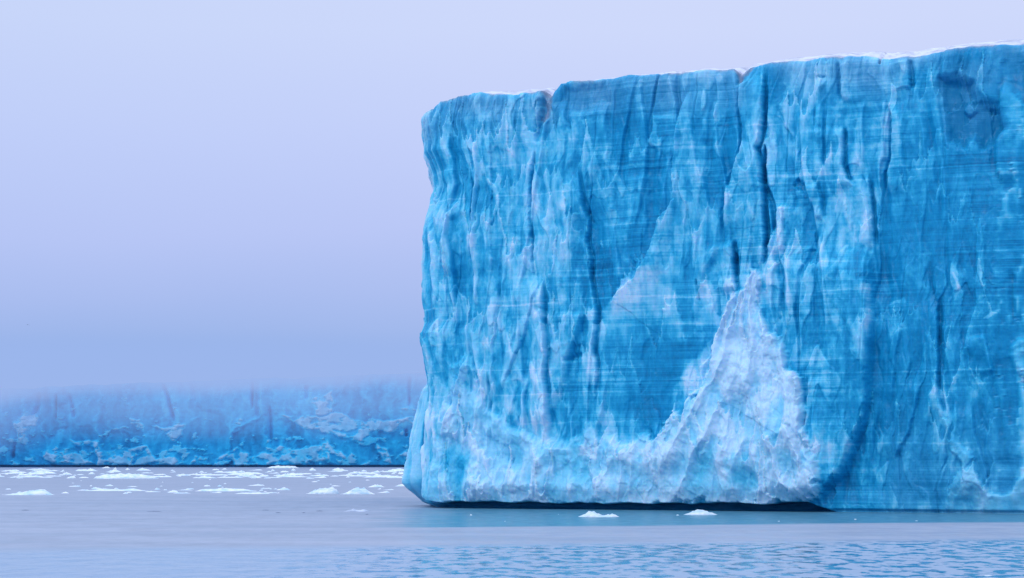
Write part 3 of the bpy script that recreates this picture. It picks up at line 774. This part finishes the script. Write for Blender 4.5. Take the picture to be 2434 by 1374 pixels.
SH = {
 'mound': [(-.5, .05), (-.3, .35), (-.1, .8), (.05, 1), (.2, .75), (.35, .45), (.5, .05)],
 'whale': [(-.5, .05), (-.25, .25), (0, .5), (.2, .95), (.32, 1), (.42, .6), (.5, .05)],
 'wedge': [(-.5, .05), (-.3, .45), (0, .75), (.3, .95), (.42, 1), (.47, .8), (.5, .1)],
 'peak': [(-.5, .05), (-.3, .4), (-.12, .8), (0, 1), (.06, .85), (.2, .8), (.35, .35), (.5, .05)],
 'flat': [(-.5, .3), (-.45, .8), (0, 1), (.45, .8), (.5, .3)],
 'twin': [(-.5, .05), (-.32, .45), (-.2, 1), (-.1, .95), (.02, .5), (.12, .18), (.2, .3), (.45, .45), (.5, .1)],
 'shelf': [(-.5, .2), (-.3, .7), (-.1, 1), (.1, .85), (.2, .65), (.4, .4), (.5, .1)],
 'low': [(-.5, .2), (-.3, .5), (-.2, 1), (-.1, .5), (.1, .45), (.22, .8), (.35, .5), (.5, .1)],
}

def place(name, seed, shape, x0, x1, yb, h, label, cat='ice floe', group=None, depth=.5, mat=None, sharp=False):
    """a floe whose waterline sits where the photo shows it; h in photo rows"""
    Y = CAMZ*F/(yb-HY); X = ((x0+x1)/2-CX)/F*Y
    V, Q = floe_mesh(seed, SH[shape])
    wm = (x1-x0)/F*Y; hm = h/F*Y
    dm = max(wm*depth, .5)
    o = mesh_np(name, V*np.array([wm, dm, hm]), Q, mat or M_floe, smooth=not sharp)
    o.location = (X, Y+dm*.5, -.02)
    tag(o, label, cat, group)
    return o

BIG = [
 ('whale', 2, 118, 1177, 17, 'smooth humped white floe at the far left edge of the picture'),
 ('wedge', 727, 804, 1174, 19, 'white wedge-shaped floe with a blunt upright right end, left of the rounded peaked one'),
 ('peak', 811, 891, 1175, 19, 'white peaked floe with gently sloping sides, just right of the wedge-shaped one'),
 ('flat', 466, 593, 1168, 8, 'long thin flat white floe left of centre, ahead of the brash band'),
 ('twin', 1372, 1471, 1229, 16, 'white floe with rounded peak and low tail in front of the near ice cliff'),
 ('shelf', 1630, 1706, 1224, 14, 'low white floe with a thin shelf, right one of two close to the dark undercut'),
 ('low', 820, 880, 1216, 9, 'faint half-sunken glassy grey floe left of the near ice cliff'),
 ('flat', 215, 362, 1138, 14, 'broad pale turquoise floe with a small knob on it in the far brash band'),
 ('peak', 860, 945, 1135, 9, 'low broad white floe near the right end of the far brash band'),
 ('mound', 937, 970, 1156, 6, 'small white mound floating close beside the left spur of the near ice cliff'),
 ('low', 195, 345, 1167, 8, 'long bumpy row-like floe with two small peaks right of the humped floe'),
 ('flat', 560, 640, 1150+24, 4, 'thin strip of white ice left of the wedge-shaped floe'),
 ('mound', 655, 690, 1165, 7, 'small lumpy white floe above the thin strip left of the wedge-shaped floe'),
 ('mound', 872, 914, 1158, 7, 'small low white floe up behind the peaked floe'),
 ('low', 560, 610, 1133, 11, 'jagged white lump in the brash band right of its turquoise floe'),
 ('peak', 655, 700, 1134, 9, 'small pointed white floe in the brash band near the middle of the far cliff'),
 ('flat', 2338, 2364, 1369, 2, 'sliver of white ice at the lower right edge of the picture'),
 ('mound', 395, 425, 1171, 7, 'small lumpy white floe between the bumpy long floe and the long flat one'),
 ('mound', 240, 262, 1113, 5, 'tiny white mound at the foot of the far cliff on the left'),
 ('flat', 636, 705, 1113, 7, 'dark-backed low floe touching the waterline of the far cliff'),
]
M_glassy = snow_material('glassy_ice', (.50, .58, .72), (.28, .36, .50))
for k, (sh, x0, x1, yb, h, lab) in enumerate(BIG):
    place('ice_floe', 301+k*7, sh, x0, x1, yb, h, lab, mat=M_glassy if k == 6 else None, sharp=sh in ('wedge', 'peak', 'twin'), depth=.35 if k in (7, 10) else .5)
# turquoise knob of the broad floe
# small countable bits: built once, then copied
R = random.Random(7)
protos = []
for k in range(8):
    V, Q = floe_mesh(500+k*11, SH[['mound', 'peak', 'flat', 'low', 'shelf', 'flat', 'whale', 'wedge'][k]], 14)
    me = mesh_np('ice_fragment', V, Q, M_floe)
    protos.append(me)
spots = []
def scatter(n, xa, xb, ya, yb_, wa, wb, ha, hb, lab, group, dens=None):
    for _ in range(n):
        for _t in range(20):
            px = R.uniform(xa, xb); py = R.uniform(ya, yb_)
            if dens is None or R.random() < dens(px, py): break
        w = wa+(wb-wa)*R.random()**2.2; h = ha+(hb-ha)*R.random()**2
        spots.append((px, py, w, max(h, w*.05), lab, group))
g1 = 'fragments of the far brash band'
L1 = 'small white ice fragment in the brash band below the far ice cliff'
dens1 = lambda x, y: .25+.75*(math.sin(x*.013+1.0)*.5+.5)*math.exp(-((y-1129-4*math.sin(x*.006))/6)**2)
scatter(170, -60, 985, 1116, 1138, 10, 66, 2, 7, L1, g1, dens1)
g2 = 'fragments of the middle brash line'
L2 = 'small white ice fragment in the thin drifting line level with the wedge-shaped and humped floes'
scatter(56, -40, 985, 1154, 1174, 6, 44, 2, 5, L2, g2, lambda x, y: 1.0 if (150 < x < 360 or 380 < x < 720) else .35)
g3 = 'stray fragments on the open water'
L3 = 'tiny stray ice fragment alone on open water between the brash lines'
scatter(12, 0, 960, 1141, 1152, 5, 20, 1.5, 3, L3, g3)
L4 = 'tiny stray ice fragment on calm water ahead of the near ice cliff'
scatter(7, 1050, 2300, 1222, 1240, 3, 9, 1.2, 2.5, L4, 'stray fragments by the near ice cliff')
first = {}
used = set()
for k, (px, py, w, h, lab, g) in enumerate(spots):
    b = k % 8
    if b not in used: o = protos[b]; used.add(b)
    else: o = protos[b].copy(); col.objects.link(o)
    Y = CAMZ*F/(py-HY)
    o.location = ((px-CX)/F*Y, Y, -.01)
    dm = min(max(w/F*Y*.8, .3), 9)
    o.scale = (w/F*Y*R.choice((-1, 1)) if False else w/F*Y, dm, h/F*Y)
    tag(o, lab, 'ice fragment', g)

# dark waterlogged bits on the left water
g5 = 'dark slivers on the calm water'
M_dark = snow_material('wet_dark_ice', (.10, .14, .24), (.05, .08, .15))
dark = None
for (x0, x1, yb) in ((52, 70, 1213), (350, 385, 1216), (624, 640, 1213), (655, 668, 1219), (718, 726, 1219), (752, 768, 1215), (869, 876, 1223)):
    Y = CAMZ*F/(yb-HY)
    if dark is None:
        V, Q = floe_mesh(77, SH['flat'], 14); o = dark = mesh_np('ice_sliver', V, Q, M_dark)
    else:
        o = dark.copy(); col.objects.link(o)
    w = (x1-x0)/F*Y
    o.location = (((x0+x1)/2-CX)/F*Y, Y, -.005); o.scale = (w, w*.5, .05)
    tag(o, 'thin dark waterlogged ice sliver lying on the pale water on the left', 'ice sliver', g5)

# ------------------------------------------------------------------ birds
def bird(px, py, Y, span, roll, head, label, group=None):
    """a gliding gull: spindle body, two bent wings, a tail; one continuous mesh"""
    V = []; Q = []
    nS = 8
    prof = [(-.50, .0, .012), (-.42, .0, .035), (-.30, .012, .055), (-.1, .01, .085), (.1, 0, .08), (.28, -.005, .045), (.40, 0, .018)]
    for (yy, zz, r_) in prof:
        for a in range(nS):
            t = 2*math.pi*a/nS
            V.append((r_*math.cos(t), yy, zz+r_*.85*math.sin(t)))
    for i in range(len(prof)-1):
        for a in range(nS):
            b_ = (a+1) % nS
            Q.append((i*nS+a, i*nS+b_, (i+1)*nS+b_, (i+1)*nS+a))
    for sgn in (-1, 1):
        st = [(0.03, -.14, .14, .03), (.35, -.22, .10, .12), (.65, -.12, .10, .14), (1.0, .12, .16, .04)]
        b0 = len(V)
        for (wx_, y0, y1, zz) in st:
            V.append((sgn*wx_, y0, zz)); V.append((sgn*wx_, y1, zz-.01))
        for i in range(len(st)-1):
            Q.append((b0+2*i, b0+2*i+1, b0+2*i+3, b0+2*i+2))
    b0 = len(V); V += [(-.03, .33, 0), (.03, .33, 0), (.10, .56, 0), (-.10, .56, 0)]; Q.append((b0, b0+1, b0+2, b0+3))
    mat, n = new_mat('bird_plumage')
    pos = n.node('ShaderNodeTexCoord').outputs['Object']
    c = n.mixc(n.range(n.noise(pos, 6.0, 3), .4, .6), (.05, .06, .09, 1), (.10, .11, .15, 1))
    p = n.node('ShaderNodeBsdfPrincipled', {'Base Color': c, 'Roughness': .8})
    n.node('ShaderNodeOutputMaterial', {'Surface': p.outputs[0]})
    o = mesh_np('bird', np.array(V)*span/2, np.array(Q), mat)
    o.location = ((px-CX)/F*Y, Y, CAMZ+(HY-py)/F*Y)
    o.rotation_euler = (.05, roll, head)
    tag(o, label, 'bird', group)
    return o
bird(66, 772, 420, .85, .25, .7, 'tiny dark bird gliding alone in the foggy sky at far left')
bird(878, 1021, 620, 1.0, .3, .8, 'tiny dark bird passing before the far ice cliff, leftmost of three')
bird(887, 1021.5, 622, .9, -.2, 1.0, 'tiny dark bird passing before the far ice cliff, middle of three')
bird(897, 1024, 618, 1.0, .35, .7, 'tiny dark bird passing before the far ice cliff, rightmost of three')

# ------------------------------------------------------------------ fog bank over the far cliff
FOGC = srgb(155, 182, 236)
def build_fog():
    m, n = new_mat('fog')
    pos = n.node('ShaderNodeNewGeometry').outputs['Position']
    sp = n.node('ShaderNodeSeparateXYZ', {0: pos}); X, Z = sp.outputs[0], sp.outputs[2]
    nz = n.noise(n.mapping(pos, (.022, .01, .05)), 1.0, 4, .55)
    zz = n.math('ADD', Z, n.math('MULTIPLY', n.math('SUBTRACT', nz, .5), 14.0))
    zz = n.math('ADD', zz, n.range(X, -190, -255, 0, 10.0))                 # thicker, lower fog on the left
    zz = n.math('SUBTRACT', zz, n.range(X, -90, -45, 0, 2.0))
    d = n.math('ADD', n.math('MULTIPLY', n.range(zz, 9, 34), .007), n.math('MULTIPLY', n.range(zz, 32, 45), .035))
    d = n.math('MULTIPLY', n.math('ADD', d, .0003), n.range(Z, 62, 43))
    ab = n.node('ShaderNodeVolumeAbsorption', {'Color': (0, 0, 0, 1), 'Density': d})
    em = n.node('ShaderNodeEmission', {'Color': (*FOGC, 1), 'Strength': d})  # fog glows in the sky's colour in place of scattered light
    ad = n.node('ShaderNodeAddShader', {0: ab.outputs[0], 1: em.outputs[0]})
    n.node('ShaderNodeOutputMaterial', {'Volume': ad.outputs[0]})
    m.volume_intersection_method = 'ACCURATE' if hasattr(m, 'volume_intersection_method') else None
    x0, x1, y0, y1, z0, z1 = -420, 260, 900, 1180, .6, 100
    V = np.array([(x, y, z) for x in (x0, x1) for y in (y0, y1) for z in (z0, z1)], f32)
    Q = np.array([(0, 1, 3, 2), (4, 6, 7, 5), (0, 4, 5, 1), (2, 3, 7, 6), (0, 2, 6, 4), (1, 5, 7, 3)])
    o = mesh_np('fog', V, Q, m, smooth=False)
    tag(o, 'pale blue fog bank hiding the top of the far ice cliff', 'fog', kind='stuff')
try:
    build_fog()
except TypeError:
    pass

# ------------------------------------------------------------------ sky, sun, camera
SUN_EL, SUN_AZ = math.radians(40), math.radians(215)   # azimuth measured clockwise from +Y; behind the camera, to its left
scn = bpy.context.scene
w = bpy.data.worlds.new('World'); scn.world = w; w.use_nodes = True
w.node_tree.nodes.clear(); n = NT(w.node_tree)
sky = n.node('ShaderNodeTexSky', sky_type='NISHITA')
sky.sun_disc = False; sky.sun_elevation = SUN_EL; sky.sun_rotation = SUN_AZ
gen = n.node('ShaderNodeTexCoord').outputs['Generated']
sp = n.node('ShaderNodeSeparateXYZ', {0: gen}); DX, DY, DZ = sp.outputs
el = n.math('ADD', DZ, n.math('MULTIPLY', n.math('SUBTRACT', n.noise(n.mapping(gen, (2.5, 2.5, 7)), 1.0, 3, .5), .5), .035))
cl = n.ramp(n.math('MULTIPLY', el, 2.0, clamp=True), [
    (0.0, srgb(155, 182, 236)), (.10, srgb(158, 184, 237)), (.15, srgb(175, 193, 243)), (.21, srgb(189, 202, 249)), (.30, srgb(199, 211, 253)), (.40, srgb(208, 219, 254)), (.6, srgb(212, 222, 254)), (1.0, srgb(222, 230, 253))])
# darker toward the left, a little brighter toward the right
side = n.range(DX, -.27, .10, 0, 1)
cl = n.mixc(side, n.mixc(1.0, cl, (.93, .965, .985, 1), 'MULTIPLY'), cl)
bg1 = n.node('ShaderNodeBackground', {'Color': sky.outputs[0], 'Strength': .05})
up = n.range(DZ, .27, .7, 1.0, 1.65)
bg2 = n.node('ShaderNodeBackground', {'Color': cl, 'Strength': up})
mx = n.node('ShaderNodeMixShader', {0: .97, 1: bg1.outputs[0], 2: bg2.outputs[0]})
n.node('ShaderNodeOutputWorld', {'Surface': mx.outputs[0]})

sd = bpy.data.lights.new('sun', 'SUN'); sd.energy = 1.0; sd.angle = math.radians(14); sd.color = (1.0, .96, .90)
so = bpy.data.objects.new('sun', sd); col.objects.link(so)
d = np.array([math.sin(SUN_AZ)*math.cos(SUN_EL), math.cos(SUN_AZ)*math.cos(SUN_EL), math.sin(SUN_EL)])
from mathutils import Vector
so.rotation_euler = Vector(d).to_track_quat('Z', 'Y').to_euler()
so.location = (0, 0, 60)

cd = bpy.data.cameras.new('camera'); cam = bpy.data.objects.new('camera', cd); col.objects.link(cam)
cam.location = (0, 0, CAMZ); cam.rotation_euler = (math.radians(90), 0, 0)
cd.sensor_width = 36; cd.lens = F/2434*36
cd.shift_y = (HY-687)/2434
cd.clip_start = .5; cd.clip_end = 30000
scn.camera = cam
scn.view_settings.view_transform = 'Standard'; scn.view_settings.look = 'None'; scn.view_settings.exposure = 0
scn.cycles.use_denoising = True
scn.cycles.volume_max_steps = 128
scn.cycles.max_bounces = 5
